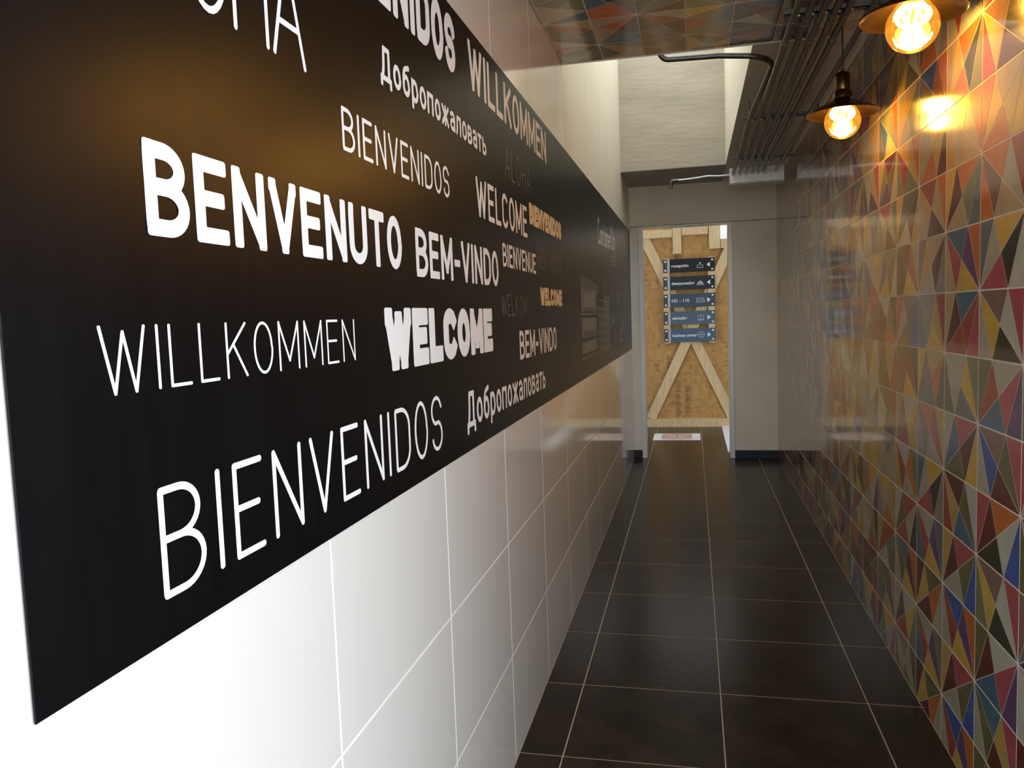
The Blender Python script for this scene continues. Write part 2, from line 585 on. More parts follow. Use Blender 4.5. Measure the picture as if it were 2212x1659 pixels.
# centre lines in a unit box (x 0..1, y 0..1); width = advance relative to cap height
GL = {
    'B': (.50, [[(0, 0), (0, 1), (.42, 1)] + arc(.42, .765, .50, .235, 90, -90)[1:] + [(0, .53)], [(.42, .53)] + arc(.45, .265, .55, .265, 90, -90) + [(0, 0)]]),
    'E': (.43, [[(1, 1), (0, 1), (0, 0), (1, 0)], [(0, .52), (.86, .52)]]),
    'N': (.52, [[(0, 0), (0, 1), (1, 0), (1, 1)]]),
    'V': (.52, [[(0, 1), (.5, 0), (1, 1)]]),
    'U': (.50, [[(0, 1), (0, .3)] + arc(.5, .28, .5, .28, 180, 360) + [(1, 1)]]),
    'T': (.46, [[(0, 1), (1, 1)], [(.5, 1), (.5, 0)]]),
    'O': (.52, [ring(0, 1, 0, 1)]),
    'M': (.64, [[(0, 0), (0, 1), (.5, .18), (1, 1), (1, 0)]]),
    'I': (.0, [[(.5, 0), (.5, 1)]]),
    'D': (.52, [[(0, 0), (0, 1), (.4, 1)] + arc(.4, .68, .6, .32, 90, 0) + arc(.4, .32, .6, .32, 0, -90) + [(0, 0)]]),
    'W': (.76, [[(0, 1), (.26, 0), (.5, .92), (.74, 0), (1, 1)]]),
    'L': (.40, [[(0, 1), (0, 0), (1, 0)]]),
    'C': (.48, [arc(.5, .72, .5, .28, 32, 180) + arc(.5, .28, .5, .28, 180, 328)]),
    'K': (.50, [[(0, 0), (0, 1)], [(1, 1), (.06, .46)], [(.34, .60), (1, 0)]]),
    'S': (.47, [arc(.5, .745, .5, .255, 15, 250) + arc(.5, .265, .5, .265, 70, -165)]),
    'A': (.56, [[(0, 0), (.5, 1), (1, 0)], [(.17, .32), (.83, .32)]]),
    'H': (.50, [[(0, 0), (0, 1)], [(1, 0), (1, 1)], [(0, .52), (1, .52)]]),
    '-': (.26, [[(0, .42), (1, .42)]]),
    # Cyrillic
    'Д': (.62, [[(.12, 0), (.24, .35), (.30, 1), (.84, 1), (.84, 0)], [(0, -.22), (0, 0), (1, 0), (1, -.22)]]),
    'о': (.42, [ring(0, 1, 0, .70)]),
    'б': (.42, [ring(0, 1, 0, .64), [(0, .36), (0, .56)] + arc(.6, .56, .6, .38, 180, 105) + [(.92, 1.0)]]),
    'р': (.42, [ring(0, 1, 0, .70), [(0, .70), (0, -.26)]]),
    'п': (.42, [[(0, 0), (0, .70), (1, .70), (1, 0)]]),
    'ж': (.60, [[(.5, 0), (.5, .70)], [(0, .70), (.46, .36), (0, 0)], [(1, .70), (.54, .36), (1, 0)]]),
    'а': (.40, [[(.05, .64)] + arc(.5, .48, .5, .22, 130, 0) + [(1, 0)], [(1, .38)] + arc(.5, .20, .5, .20, 90, 270) + [(1, .06)]]),
    'л': (.44, [[(0, 0), (.12, .12), (.22, .70), (1, .70), (1, 0)]]),
    'в': (.40, [[(0, 0), (0, .70), (.5, .70)] + arc(.5, .535, .42, .165, 90, -90)[1:] + [(0, .37)], [(.5, .37)] + arc(.5, .185, .5, .185, 90, -90) + [(0, 0)]]),
    'т': (.40, [[(0, .70), (1, .70)], [(.5, .70), (.5, 0)]]),
    'ь': (.40, [[(0, .70), (0, 0), (.5, 0)] + arc(.5, .21, .5, .21, -90, 90) + [(0, .42)]]),
    # script letters of the small logo
    'o': (.40, [ring(0, 1, 0, .55)]),
    'n': (.40, [[(0, 0), (0, .55)], [(0, .30)] + arc(.5, .30, .5, .25, 180, 0) + [(1, 0)]]),
    't': (.30, [[(.45, .85), (.45, .12), (.7, 0), (1, .03)], [(0, .55), (1, .55)]]),
    'a': (.40, [ring(0, 1, 0, .55), [(1, .55), (1, 0)]]),
    'i': (.0, [[(.5, 0), (.5, .55)], [(.5, .74), (.5, .78)]]),
    'e': (.40, [[(0, .28), (1, .28)] + arc(.5, .28, .5, .27, 0, 310)]),
    'r': (.30, [[(0, 0), (0, .55)], [(0, .30)] + arc(.55, .30, .5, .25, 180, 60)]),
    'y': (.40, [[(0, .55), (.5, .02)], [(1, .55), (.45, -.12), (.1, -.25)]]),
}


def ribbon(out, path, s, rnd):
    """flat ribbon of width s along a 2-d path; out = (verts, faces)"""
    V, Fc = out
    h = s / 2
    pts = [path[0]]
    for p in path[1:]:
        if math.hypot(p[0] - pts[-1][0], p[1] - pts[-1][1]) > 1e-5:
            pts.append(p)
    closed = len(pts) > 3 and math.hypot(pts[0][0] - pts[-1][0], pts[0][1] - pts[-1][1]) < 1e-4
    n = len(pts)
    dirs = []
    for a, b in zip(pts, pts[1:]):
        L = math.hypot(b[0] - a[0], b[1] - a[1])
        dirs.append(((b[0] - a[0]) / L, (b[1] - a[1]) / L))

    def blob(c, d=None):
        i0 = len(V)
        rr = rnd * h
        if d is None:
            d = (1, 0)
        for cx, cy, a0 in ((1, 1, 0), (-1, 1, 90), (-1, -1, 180), (1, -1, 270)):
            for k in range(4):
                a = R(a0 + 30 * k)
                x = cx * (h - rr) + rr * math.cos(a)
                y = cy * (h - rr) + rr * math.sin(a)
                V.append((c[0] + x * d[0] - y * d[1], c[1] + x * d[1] + y * d[0]))
        Fc.append(list(range(i0, i0 + 16)))

    def side(i):
        """left normals at point i for the incoming and outgoing segment"""
        din = dirs[i - 1] if i > 0 else (dirs[-1] if closed else None)
        dout = dirs[i] if i < n - 1 else (dirs[0] if closed else None)
        return din, dout

    sharp = [False] * n
    offs = [None] * n
    for i in range(n):
        din, dout = side(i)
        if din is None or dout is None:
            d = dout or din
            sharp[i] = True
            continue
        cosang = din[0] * dout[0] + din[1] * dout[1]
        if cosang < 0.80:
            sharp[i] = True
        else:
            nx, ny = -(din[1] + dout[1]), din[0] + dout[0]
            L = math.hypot(nx, ny)
            k = h / (L / 2) / 1.0
            m = math.hypot(nx, ny)
            offs[i] = (nx / m * h * (2 / m), ny / m * h * (2 / m))
    for i, d in enumerate(dirs):
        nrm = (-d[1] * h, d[0] * h)
        a, b = pts[i], pts[i + 1]
        oa = offs[i] if not sharp[i] else nrm
        ob = offs[i + 1] if not sharp[i + 1] else nrm
        i0 = len(V)
        V += [(a[0] + oa[0], a[1] + oa[1]), (a[0] - oa[0], a[1] - oa[1]), (b[0] - ob[0], b[1] - ob[1]), (b[0] + ob[0], b[1] + ob[1])]
        Fc.append([i0, i0 + 1, i0 + 2, i0 + 3])
    for i in range(n):
        if sharp[i]:
            din, dout = side(i)
            d = None
            if din is None or dout is None:      # a stroke end: follow curved strokes, keep straight ones square
                q = dout or din
                L = math.dist(pts[0], pts[1]) if dout else math.dist(pts[-1], pts[-2])
                if L < 0.2:
                    d = q
            blob(pts[i], d)


def word_geometry(text, s, rnd, gap, total=None):
    """word with cap height 1; s = stroke; returns verts, faces, width"""
    V, Fc = [], []
    x = 0
    for ch in text:
        w, paths = GL[ch]
        iw = w * 1.0
        for p in paths:
            q = [(x + s / 2 + px * iw, s / 2 + py * (1 - s)) if w else (x + s / 2, s / 2 + py * (1 - s)) for px, py in p]
            ribbon((V, Fc), q, s, rnd)
        x += iw + s + gap
    return V, Fc, x - gap


BX = 0.0025
bn = empty('wall_banner', (0, SY0, SB), 'long black banner with white welcome words on the white tiled wall', 'banner')
obj('panel', (lambda b: (bmesh.ops.translate(b, verts=b.verts, vec=(0, -SY0, -SB)), b)[1])(bevbox(0.0, BX, SY0, SY1, SB, ST, 0.0006)), M_BANNER, bn)


def word(text, y0, y1, z0, z1, s, m, rnd=0.5, gap=0.13, label=None, slope=0.0):
    """one word: an empty that parents its letters"""
    wd = bpy.data.objects.new('lettering', None)
    wd.empty_display_size = 0.02
    wd.location = (BX + 0.0004, y0 - SY0, z0 - SB)
    COL.objects.link(wd)
    wd.parent = bn
    if label:
        wd['label'] = label
    full = sum(GL[c][0] + s for c in text) + gap * (len(text) - 1)
    hz, ky = z1 - z0, (y1 - y0) / full
    x = 0
    for ch in text:
        V, Fc, w = word_geometry(ch, s, rnd, 0)
        used = {}
        co, fs = [], []
        for n, f in enumerate(Fc):
            lift = 0.00002 * n
            fs.append(list(range(len(co), len(co) + len(f))))
            co += [(lift, V[i][0] * ky, V[i][1] * hz + slope * (x + V[i][0]) * ky) for i in f]
        me = bpy.data.meshes.new('letter')
        me.from_pydata(co, [], fs)
        me.materials.append(m)
        bm = bmesh.new()
        bm.from_mesh(me)
        bm.normal_update()
        for f in bm.faces:
            if f.normal.x < 0:
                f.normal_flip()
        bm.to_mesh(me)
        bm.free()
        o = bpy.data.objects.new('letter', me)
        o.location = (0, x * ky, 0)
        COL.objects.link(o)
        o.parent = wd
        x += w + gap
    return wd


word('ALOHA', 0.662, 1.153, 1.779, 1.94, 0.055, M_WHITE, 1, .06, 'thin white word ALOHA cut off by the picture edge')
word('BIENVENIDOS', 1.02, 1.972, 2.0, 2.137, 0.23, M_WHITE, .5, .10, 'bold white word BIENVENIDOS along the top edge')
word('WILLKOMMEN', 2.095, 3.245, 2.008, 2.134, 0.15, M_WHITE, .4, .12, 'white word WILLKOMMEN along the top edge')
word('Добропожаловать', 1.46, 2.256, 1.857, 1.922, 0.16, M_WHITE, .7, .12, 'white Cyrillic greeting in the upper row')
word('BIENVENIDOS', 1.272, 1.876, 1.688, 1.761, 0.10, M_WHITE, .7, .17, 'slim white word BIENVENIDOS in the second row')
word('ALOHA', 2.49, 2.897, 1.838, 1.937, 0.07, M_DIM, .6, .22, 'dark grey word ALOHA')
word('WELCOME', 2.125, 2.808, 1.676, 1.783, 0.14, M_WHITE, .5, .14, 'white word WELCOME in the upper row')
word('BIENVENIDOS', 2.853, 3.563, 1.731, 1.808, 0.29, M_GOLD, .3, .04, 'gold bold word BIENVENIDOS')
word('BENVENUTO', 0.758, 1.53, 1.501, 1.604, 0.185, M_WHITE, .4, .11, 'large bold white word BENVENUTO')
word('BEM-VINDO', 1.614, 2.348, 1.492, 1.595, 0.165, M_WHITE, .4, .12, 'white word BEM-VINDO beside BENVENUTO')
word('BIENVENUE', 2.413, 2.946, 1.556, 1.628, 0.15, M_WHITE, .5, .14, 'white word BIENVENUE')
word('BEM-VINDO', 2.98, 3.535, 1.58, 1.66, 0.08, M_DIM, .5, .2, 'dark grey word BEM-VINDO')
word('WELKOM', 2.373, 2.76, 1.4025, 1.4715, 0.08, M_DIM, .5, .22, 'dark grey word WELKOM')
word('WELCOME', 3.02, 3.538, 1.4395, 1.51, 0.29, M_GOLD, .3, .05, 'gold bold word WELCOME')
word('BEM-VINDO', 2.616, 3.357, 1.256, 1.3525, 0.16, M_WHITE, .4, .13, 'white word BEM-VINDO in the lower row')
word('WELCOME', 1.42, 2.25, 1.304, 1.426, 0.30, M_WHITE, .3, .05, 'extra bold white word WELCOME')
word('WILLKOMMEN', 0.672, 1.28, 1.3355, 1.406, 0.055, M_WHITE, .8, .19, 'thin white word WILLKOMMEN')
word('BIENVENIDOS', 0.742, 1.742, 1.106, 1.2295, 0.07, M_WHITE, .9, .19, 'large thin white word BIENVENIDOS in the bottom row')
word('Добропожаловать', 1.95, 3.07, 1.120, 1.213, 0.15, M_WHITE, .7, .12, 'white Cyrillic greeting in the bottom row')
word('ContainerCity', 5.02, 6.16, 1.83, 2.00, 0.12, mat('logo_grey', (0.80, 0.76, 0.68), 0.4), .8, .10, 'grey script logo at the far end', slope=0.03)

# grey printed picture of stacked buildings at the far end of the banner
pic_m = [mat('print_grey_1', (0.075, 0.068, 0.06), 0.4), mat('print_grey_2', (0.13, 0.12, 0.105), 0.4), mat('print_grey_3', (0.24, 0.225, 0.20), 0.4), mat('print_black', (0.008, 0.0075, 0.007), 0.4)]


def picture():
    bm = bmesh.new()

    def q(y0, y1, z0, z1, mi, dz0=0, dz1=0, lift=0.0):
        v = [bm.verts.new((lift, y - SY0, z - SB)) for y, z in ((y0, z0 + dz0), (y1, z0 + dz1), (y1, z1 + dz1), (y0, z1 + dz0))]
        f = bm.faces.new(v)
        f.normal_update()
        if f.normal.x < 0:
            f.normal_flip()
        f.material_index = mi
    rg = random.Random(3)
    # three storeys on the left block
    for a, b in ((1.16, 1.27), (1.285, 1.40), (1.415, 1.54)):
        q(4.17, 4.86, a, b, 1)
        q(4.26, 4.78, a + 0.025, b - 0.02, 2, lift=0.0002)
        q(4.17, 4.22, a, b, 2, lift=0.0002)
    for i in range(5):
        q(4.15, 4.92, 1.548 + i * 0.013, 1.553 + i * 0.013, 2, dz1=-0.03, lift=0.0003)
    for z in (1.40, 1.275, 1.195):
        q(4.12, 4.88, z, z + 0.006, 2, lift=0.0003)
        q(4.12, 4.88, z - 0.02, z - 0.004, 3, lift=0.0003)
    # middle stair tower
    q(4.92, 5.26, 1.15, 1.44, 0)
    q(5.26, 5.62, 1.15, 1.52, 1)
    q(5.32, 5.38, 1.52, 1.62, 0)
    for i in range(7):
        z = 1.17 + i * 0.05
        q(5.24, 5.62, z, z + 0.007, 2, dz1=0.008, lift=0.0003)
        q(4.92, 5.24, z + 0.02, z + 0.026, 2, dz1=-0.012, lift=0.0003)
    # right blocks
    for i in range(24):
        y = rg.uniform(5.62, 6.7)
        z = rg.uniform(1.15, 1.50)
        q(y, y + rg.uniform(0.06, 0.24), z, z + rg.uniform(0.02, 0.10), rg.choice((0, 0, 1, 3)), lift=0.0001 + i * 0.00001)
    return bm


po = obj('printed_picture', picture(), pic_m, bn)
po.location = (BX + 0.0005, 0, 0)
po['label'] = 'dim grey printed picture of stacked buildings'
lb = bmesh.new()
for i in range(3):
    v = [lb.verts.new((0, y - SY0, z - SB)) for y, z in ((5.75, 1.79 - i * 0.03), (6.2, 1.82 - i * 0.03), (6.2, 1.833 - i * 0.03), (5.75, 1.803 - i * 0.03))]
    lb.faces.new(v)
so = obj('small_print', lb, M_DIM, bn)
so.location = (BX + 0.0006, 0, 0)

# ------------------------------------------------------------------ pendant lamps


def glow_material():
    m = bpy.data.materials.new('filament_glow')
    m.use_nodes = True
    nt = m.node_tree
    nt.nodes.clear()
    out = nt.nodes.new('ShaderNodeOutputMaterial')
    e = nt.nodes.new('ShaderNodeEmission')
    e.inputs[0].default_value = (1.0, 0.54, 0.115, 1)
    e.inputs[1].default_value = LAMP_STRENGTH
    nt.links.new(e.outputs[0], out.inputs[0])
    return m


def glass_material():
    m = bpy.data.materials.new('amber_glass')
    m.use_nodes = True
    nt = m.node_tree
    nt.nodes.clear()
    out = nt.nodes.new('ShaderNodeOutputMaterial')
    t = nt.nodes.new('ShaderNodeBsdfTransparent')
    t.inputs[0].default_value = (1.0, 0.86, 0.55, 1)
    tr = nt.nodes.new('ShaderNodeBsdfTranslucent')
    tr.inputs[0].default_value = (1.0, 0.62, 0.18, 1)
    gl = nt.nodes.new('ShaderNodeBsdfGlossy')
    gl.inputs['Roughness'].default_value = 0.03
    fr = nt.nodes.new('ShaderNodeLayerWeight')
    fr.inputs[0].default_value = 0.25
    m1 = nt.nodes.new('ShaderNodeMixShader')
    m1.inputs[0].default_value = 0.022
    nt.links.new(t.outputs[0], m1.inputs[1])
    nt.links.new(tr.outputs[0], m1.inputs[2])
    m2 = nt.nodes.new('ShaderNodeMixShader')
    nt.links.new(fr.outputs['Fresnel'], m2.inputs[0])
    nt.links.new(m1.outputs[0], m2.inputs[1])
    nt.links.new(gl.outputs[0], m2.inputs[2])
    nt.links.new(m2.outputs[0], out.inputs[0])
    return m


M_GLOW, M_GLASS = glow_material(), glass_material()
BR = 0.058
LK = 1.172


def make_lamp(loc, label):
    t = empty('pendant_lamp', loc, label, 'lamp', 'bulb lamps hanging by the tiled wall')
    # origin = bulb centre
    bm = bmesh.new()
    prof = [(0, -BR)]
    for i in range(1, 17):
        a = -90 + i * 8.1
        prof.append((BR * math.cos(R(a)), BR * math.sin(R(a))))
    prof += [(0.036, 0.050), (0.026, 0.059), (0.019, 0.068), (0.0165, 0.078)]
    lathe(bm, prof, 40)
    bulb = obj('bulb', bm, M_GLASS, t, True)
    # filament cage: eight hot wires in a squirrel-cage, waisted in the middle
    bm = bmesh.new()
    for k in range(8):
        a = 2 * math.pi * k / 8
        pts, rr = [], []
        for i in range(13):
            f = i / 12
            z = -0.047 + f * 0.095
            rad = 0.010 + 0.014 * math.sin(math.pi * min(1, f / 0.5)) if f < 0.5 else 0.010 + 0.027 * math.sin(math.pi * (f - 0.5) / 0.5) ** 0.7
            pts.append((rad * math.cos(a), rad * math.sin(a), z))
        tube(bm, pts, 0.0042, 6)
    obj('filament', bm, M_GLOW, bulb, True)
    bm = bmesh.new()
    lathe(bm, [(0.0, 0.075), (0.017, 0.075), (0.0185, 0.080), (0.0185, 0.105), (0.014, 0.112), (0, 0.112)], 24)
    obj('bulb_cap', bm, M_BRASS, t, True)
    bm = bmesh.new()
    lathe(bm, [(0.0, 0.100), (0.0225, 0.100), (0.0235, 0.103), (0.0235, 0.150), (0.018, 0.158), (0.006, 0.162), (0.006, 0.170), (0.0, 0.170)], 24)
    obj('lamp_holder', bm, M_DARKMETAL, t, True)
    # shallow dish shade with a rolled rim
    bm = bmesh.new()
    n = 48
    prof = [(0.0235, 0.066), (0.045, 0.0585), (0.075, 0.045), (0.100, 0.032), (0.1115, 0.026), (0.1135, 0.0235), (0.115, 0.0245), (0.1145, 0.027), (0.102, 0.0345), (0.076, 0.048), (0.045, 0.0615), (0.0235, 0.0695)]
    lathe(bm, prof, n)
    obj('lamp_shade', bm, M_DARKMETAL, t, True)
    bm = bmesh.new()
    lathe(bm, [(0.0235, 0.0690), (0.030, 0.074), (0.030, 0.090), (0.0235, 0.101)], 24)
    obj('shade_collar', bm, M_DARKMETAL, t, True)
    bm = bmesh.new()
    tube(bm, [(0, 0, 0.165), (0, 0, (ZC - loc[2]) / LK - 0.004)], 0.0028, 8)
    obj('cord', bm, M_BLACK, t, True)
    bm = bmesh.new()
    zc = (ZC - loc[2]) / LK
    lathe(bm, [(0, zc - 0.024), (0.012, zc - 0.024), (0.030, zc - 0.010), (0.032, zc - 0.0005), (0, zc - 0.0005)], 24)
    obj('ceiling_rose', bm, M_DARKMETAL, t, True)
    t.scale = (LK, LK, LK)
    return t


make_lamp((1.158, 2.42, 2.1406), 'near pendant lamp with glowing globe bulb under a dark dish shade, top of picture')
make_lamp((1.152, 3.42, 2.1167), 'farther pendant lamp with glowing globe bulb, smaller, next to the conduits')

# ------------------------------------------------------------------ conduits
ZP = 2.455
XP = [0.945, 0.993, 1.040, 1.085, 1.128, 1.212]
ORD = ['second', 'third', 'fourth', 'fifth', 'sixth', 'last']
for i, x in enumerate(XP):
    lab = ('straight grey steel conduit, %s from the left in the ceiling bundle' % ORD[i]) if i < 5 else 'straight grey steel conduit closest to the tiled wall in the ceiling bundle'
    t = empty('conduit', (x, 6.62, ZP), lab, 'pipe', 'steel conduits along the ceiling')
    bm = bmesh.new()
    tube(bm, [(0, 0, 0), (0, -2.5, 0.0), (0, -5.6, 0.0)], 0.0125, 12)
    obj('pipe', bm, M_STEEL, t, True)
    bm = bmesh.new()
    tube(bm, [(0, 0.0, 0), (0, -0.045, 0)], 0.0165, 12)
    obj('connector', bm, M_GALV, t, True)
    for yy in (-1.35 - 0.25 * (i % 3), -3.1 - 0.2 * (i % 2)):
        bm = bmesh.new()
        tube(bm, [(0, yy, 0), (0, yy - 0.05, 0)], 0.0158, 12)
        obj('coupling', bm, M_STEEL, t, True)


def bend(p0, p1, p2, r, n=8):
    p0, p1, p2 = Vector(p0), Vector(p1), Vector(p2)
    a, b = (p0 - p1).normalized(), (p2 - p1).normalized()
    s, e = p1 + a * r, p1 + b * r
    return [((1 - t) ** 2) * s + 2 * t * (1 - t) * p1 + t * t * e for t in [k / n for k in range(n + 1)]]


t = empty('conduit', (0.895, 6.62, ZP), 'bent steel conduit that crosses the light well and turns along the ceiling bundle', 'pipe', 'steel conduits along the ceiling')
pts = [(0.40, 3.80, 2.66), (0.42, 3.80, 2.60)] + bend((0.43, 3.80, 2.60), (0.45, 3.82, 2.540), (0.60, 3.82, 2.536), 0.035) + [(0.70, 3.82, 2.533)]
pts += bend((0.75, 3.82, 2.532), (0.945, 3.84, 2.505), (0.902, 4.5, 2.465), 0.12) + [(0.897, 4.72, ZP + 0.002), (0.895, 4.80, ZP)]
org = Vector((0.895, 6.62, ZP))
bm = bmesh.new()
tube(bm, [Vector(p) - org for p in pts], 0.0125, 12)
obj('bend', bm, M_STEEL, t, True)
bm = bmesh.new()
tube(bm, [Vector((0.895, 4.80, ZP)) - org, (0, 0, 0)], 0.0125, 12)
obj('pipe', bm, M_STEEL, t, True)
bm = bmesh.new()
tube(bm, [(0, 0.0, 0), (0, -0.045, 0)], 0.0165, 12)
obj('connector', bm, M_GALV, t, True)

PLACE = ['near the lamps', 'halfway along the light well', 'in front of the junction box']
for k, (d, x0) in enumerate(((3.22, 0.915), (4.86, 0.872), (6.10, 0.872))):
    zt = ZC if d < DT else ZS
    t = empty('strut_hanger', (1.07, d, ZP + 0.014), 'thin metal strut carrying the conduits, ' + PLACE[k], 'bracket', 'pipe struts under the ceiling')
    z0 = 0.0
    bm = boxes([(x0 - 1.07, 0.235, -0.018, 0.018, z0, z0 + 0.003), (x0 - 1.07, 0.235, -0.018, -0.0155, z0, z0 + 0.02), (x0 - 1.07, 0.235, 0.0155, 0.018, z0, z0 + 0.02)])
    obj('channel', bm, M_STEEL, t)
    for x in (x0 + 0.03, 1.27):
        bm = bmesh.new()
        tube(bm, [(x - 1.07, 0, 0.002), (x - 1.07, 0, zt - (ZP + 0.014) - 0.001)], 0.004, 8)
        obj('rod', bm, M_STEEL, t, True)
    for x in ([0.895] if d > 4 else []) + XP:
        bm = bmesh.new()
        n = 10
        ang = [R(180 + 180 * i / n) for i in range(n + 1)]
        for rr in (0.0130,):
            ring_ = []
            for a in ang:
                for (r_, y_) in ((rr, -0.010), (rr + 0.002, -0.010), (rr + 0.002, 0.010), (rr, 0.010)):
                    ring_.append(bm.verts.new((x - 1.07 + r_ * math.cos(a), y_, -0.014 + r_ * math.sin(a))))
            for i in range(n):
                for q in range(4):
                    bm.faces.new((ring_[i * 4 + q], ring_[i * 4 + (q + 1) % 4], ring_[(i + 1) * 4 + (q + 1) % 4], ring_[(i + 1) * 4 + q]))
        for sx in (-1, 1):
            xx = x - 1.07 + sx * 0.0145
            box(bm, xx - 0.0012, xx + 0.0012, -0.010, 0.010, -0.014, 0.003)
        bm2 = bmesh.new()
        lathe(bm2, [(0, -0.006), (0.0062, -0.006), (0.0062, 0.0), (0.0, 0.0)], 6, (x - 1.07 + 0.02, -0.013, -0.002))
        cl = obj('clamp', bm, M_STEEL, t, True)
        obj('bolt', bm2, M_GALV, cl)

t = empty('junction_box', (1.08, 6.62, 2.38), 'long galvanised junction box where the ceiling conduits end', 'electrical box')
obj('body', bevbox(-0.21, 0.20, 0.0, 0.16, 0.0, 0.122, 0.004), M_GALV, t)
obj('lid', bevbox(-0.215, 0.205, 0.004, 0.164, -0.006, 0.0005, 0.002), M_GALV, t)
for x in (-0.14, 0.13):
    bm = bmesh.new()
    tube(bm, [(x, 0.08, 0.12), (x, 0.08, ZS - 2.38 - 0.001)], 0.005, 8)
    obj('hanger_rod', bm, M_GALV, t, True)
for i in range(5):
    bm = bmesh.new()
    lathe(bm, [(0, -0.003), (0.004, -0.003), (0.005, 0), (0, 0)], 8, (-0.18 + i * 0.08, 0.02, -0.006))
    obj('screw', bm, M_GALV, t)

t = empty('flexible_conduit', (0.87, 6.70, 2.46), 'thin grey flexible conduit running left from the junction box to an elbow', 'pipe')
bm = bmesh.new()
tube(bm, [(0, 0, 0), (-0.08, 0.0, -0.002), (-0.17, 0.0, 0.004), (-0.25, 0, -0.004), (-0.33, 0, -0.010), (-0.40, 0, -0.012)], 0.008, 10)
obj('pipe', bm, M_GALV, t, True)
bm = bmesh.new()
tube(bm, [(-0.40, 0, -0.012)] + bend((-0.42, 0, -0.012), (-0.455, 0, -0.014), (-0.455, 0, -0.07), 0.02) + [(-0.455, 0, -0.075)], 0.014, 12)
obj('elbow', bm, M_STEEL, t, True)

# ------------------------------------------------------------------ chipboard partition
t = empty('board_partition', (0.5, DB, 0), 'strand board partition with crossed pine braces behind the doorway', 'partition')


def beam2d(x0, z0, x1, z1, w, y0, y1):
    """flat board from (x0,z0) to (x1,z1)"""
    d = Vector((x1 - x0, z1 - z0))
    n = Vector((-d.y, d.x)).normalized() * w / 2
    bm = bmesh.new()
    c = [(x0 + n.x, z0 + n.y), (x1 + n.x, z1 + n.y), (x1 - n.x, z1 - n.y), (x0 - n.x, z0 - n.y)]
    a = [bm.verts.new((p[0] - 0.5, y0, p[1])) for p in c]
    b = [bm.verts.new((p[0] - 0.5, y1, p[1])) for p in c]
    bm.faces.new(a)
    bm.faces.new(b[::-1])
    for i in range(4):
        bm.faces.new((a[i], b[i], b[(i + 1) % 4], a[(i + 1) % 4]))
    bmesh.ops.recalc_face_normals(bm, faces=bm.faces)
    return bm


bm = bmesh.new()
# strand board outline with a notch at the top right
prof = [(-0.45, 0.0), (1.5, 0.0), (1.5, 2.23), (0.90, 2.23), (0.90, 2.41), (-0.45, 2.41)]
a = [bm.verts.new((x - 0.5, 0.0, z)) for x, z in prof]
b = [bm.verts.new((x - 0.5, 0.015, z)) for x, z in prof]
bm.faces.new(a)
bm.faces.new(b[::-1])
for i in range(len(prof)):
    bm.faces.new((a[i], b[i], b[(i + 1) % len(prof)], a[(i + 1) % len(prof)]))
bmesh.ops.recalc_face_normals(bm, faces=bm.faces)
obj('board', bm, M_OSB, t)
for nm, args, m in (
        ('bottom_plate', (-0.45, 0.05, 1.5, 0.05, 0.10, -0.075, -0.001), M_PINE2),
        ('top_plate', (-0.45, 2.325, 0.345, 2.325, 0.09, -0.045, -0.001), M_PINE2),
        ('stud', (0.40, 2.08, 0.40, 2.409, 0.10, -0.040, -0.001), M_PINE2),
        ('top_plate', (0.456, 2.345, 0.76, 2.345, 0.10, -0.045, -0.001), M_PINE),
        ('corner_block', (0.835, 2.12, 0.835, 2.405, 0.13, -0.048, -0.001), M_PINE2),
        ('corner_rail', (0.905, 2.17, 1.5, 2.17, 0.10, -0.048, -0.001), M_PINE),
        ('brace', (-0.02, 2.36, 1.02, 0.10, 0.115, -0.030, -0.001), M_PINE2),
        ('brace', (1.09, 2.30, 0.05, 0.10, 0.115, -0.058, -0.031), M_PINE2)):
    obj(nm, beam2d(*args), m, t)
# dark stencilled text strips on the board
bm = bmesh.new()
rg = random.Random(4)
for xx, za, zb in ((0.36, 1.98, 2.14), (0.345, 0.12, 0.55), (0.46, 0.12, 0.50)):
    z = za
    while z < zb:
        hgt = rg.uniform(0.008, 0.020)
        x0_ = xx + rg.uniform(0, 0.01)
        v = [bm.verts.new((x - 0.5, -0.0008, zz)) for x, zz in ((x0_, z), (x0_ + rg.uniform(0.04, 0.07), z), (x0_ + 0.06, z + hgt), (x0_, z + hgt))]
        bm.faces.new(v)
        z += hgt + rg.uniform(0.008, 0.016)
obj('stencil_print', bm, mat('stencil_ink', (0.20, 0.11, 0.045), 0.7), t)

# two battens that carry the direction signs
for i, x in enumerate((0.268, 0.788)):
    o = obj('sign_batten', bevbox(-0.037, 0.037, -0.018, 0.0, 0.0, 1.01, 0.003), M_PINE2)
    o.location = (x, DB - 0.065, 1.015)
    tag(o, ('left' if i == 0 else 'right') + ' upright pine batten behind the five direction signs', 'batten', 'battens behind the signs')

# ------------------------------------------------------------------ direction signs
DSG = [('recepción', (0.004, 0.0045, 0.005), -1, 'black', 'bell'), ('desayunador', (0.010, 0.015, 0.021), -1, 'charcoal', 'dish'), ('101 - 110', (0.040, 0.062, 0.088), 1, 'slate blue', 'bed'),
       ('elevador', (0.070, 0.105, 0.150), 1, 'grey blue', 'lift'), ('business center', (0.055, 0.100, 0.165), 1, 'blue', 'globe')]
M_SW = mat('sign_white', (0.70, 0.71, 0.72), 0.4)
M_SG = mat('sign_grey_strip', (0.34, 0.36, 0.36), 0.4)
ICO = mat('sign_icon_white', (0.36, 0.38, 0.40), 0.4)


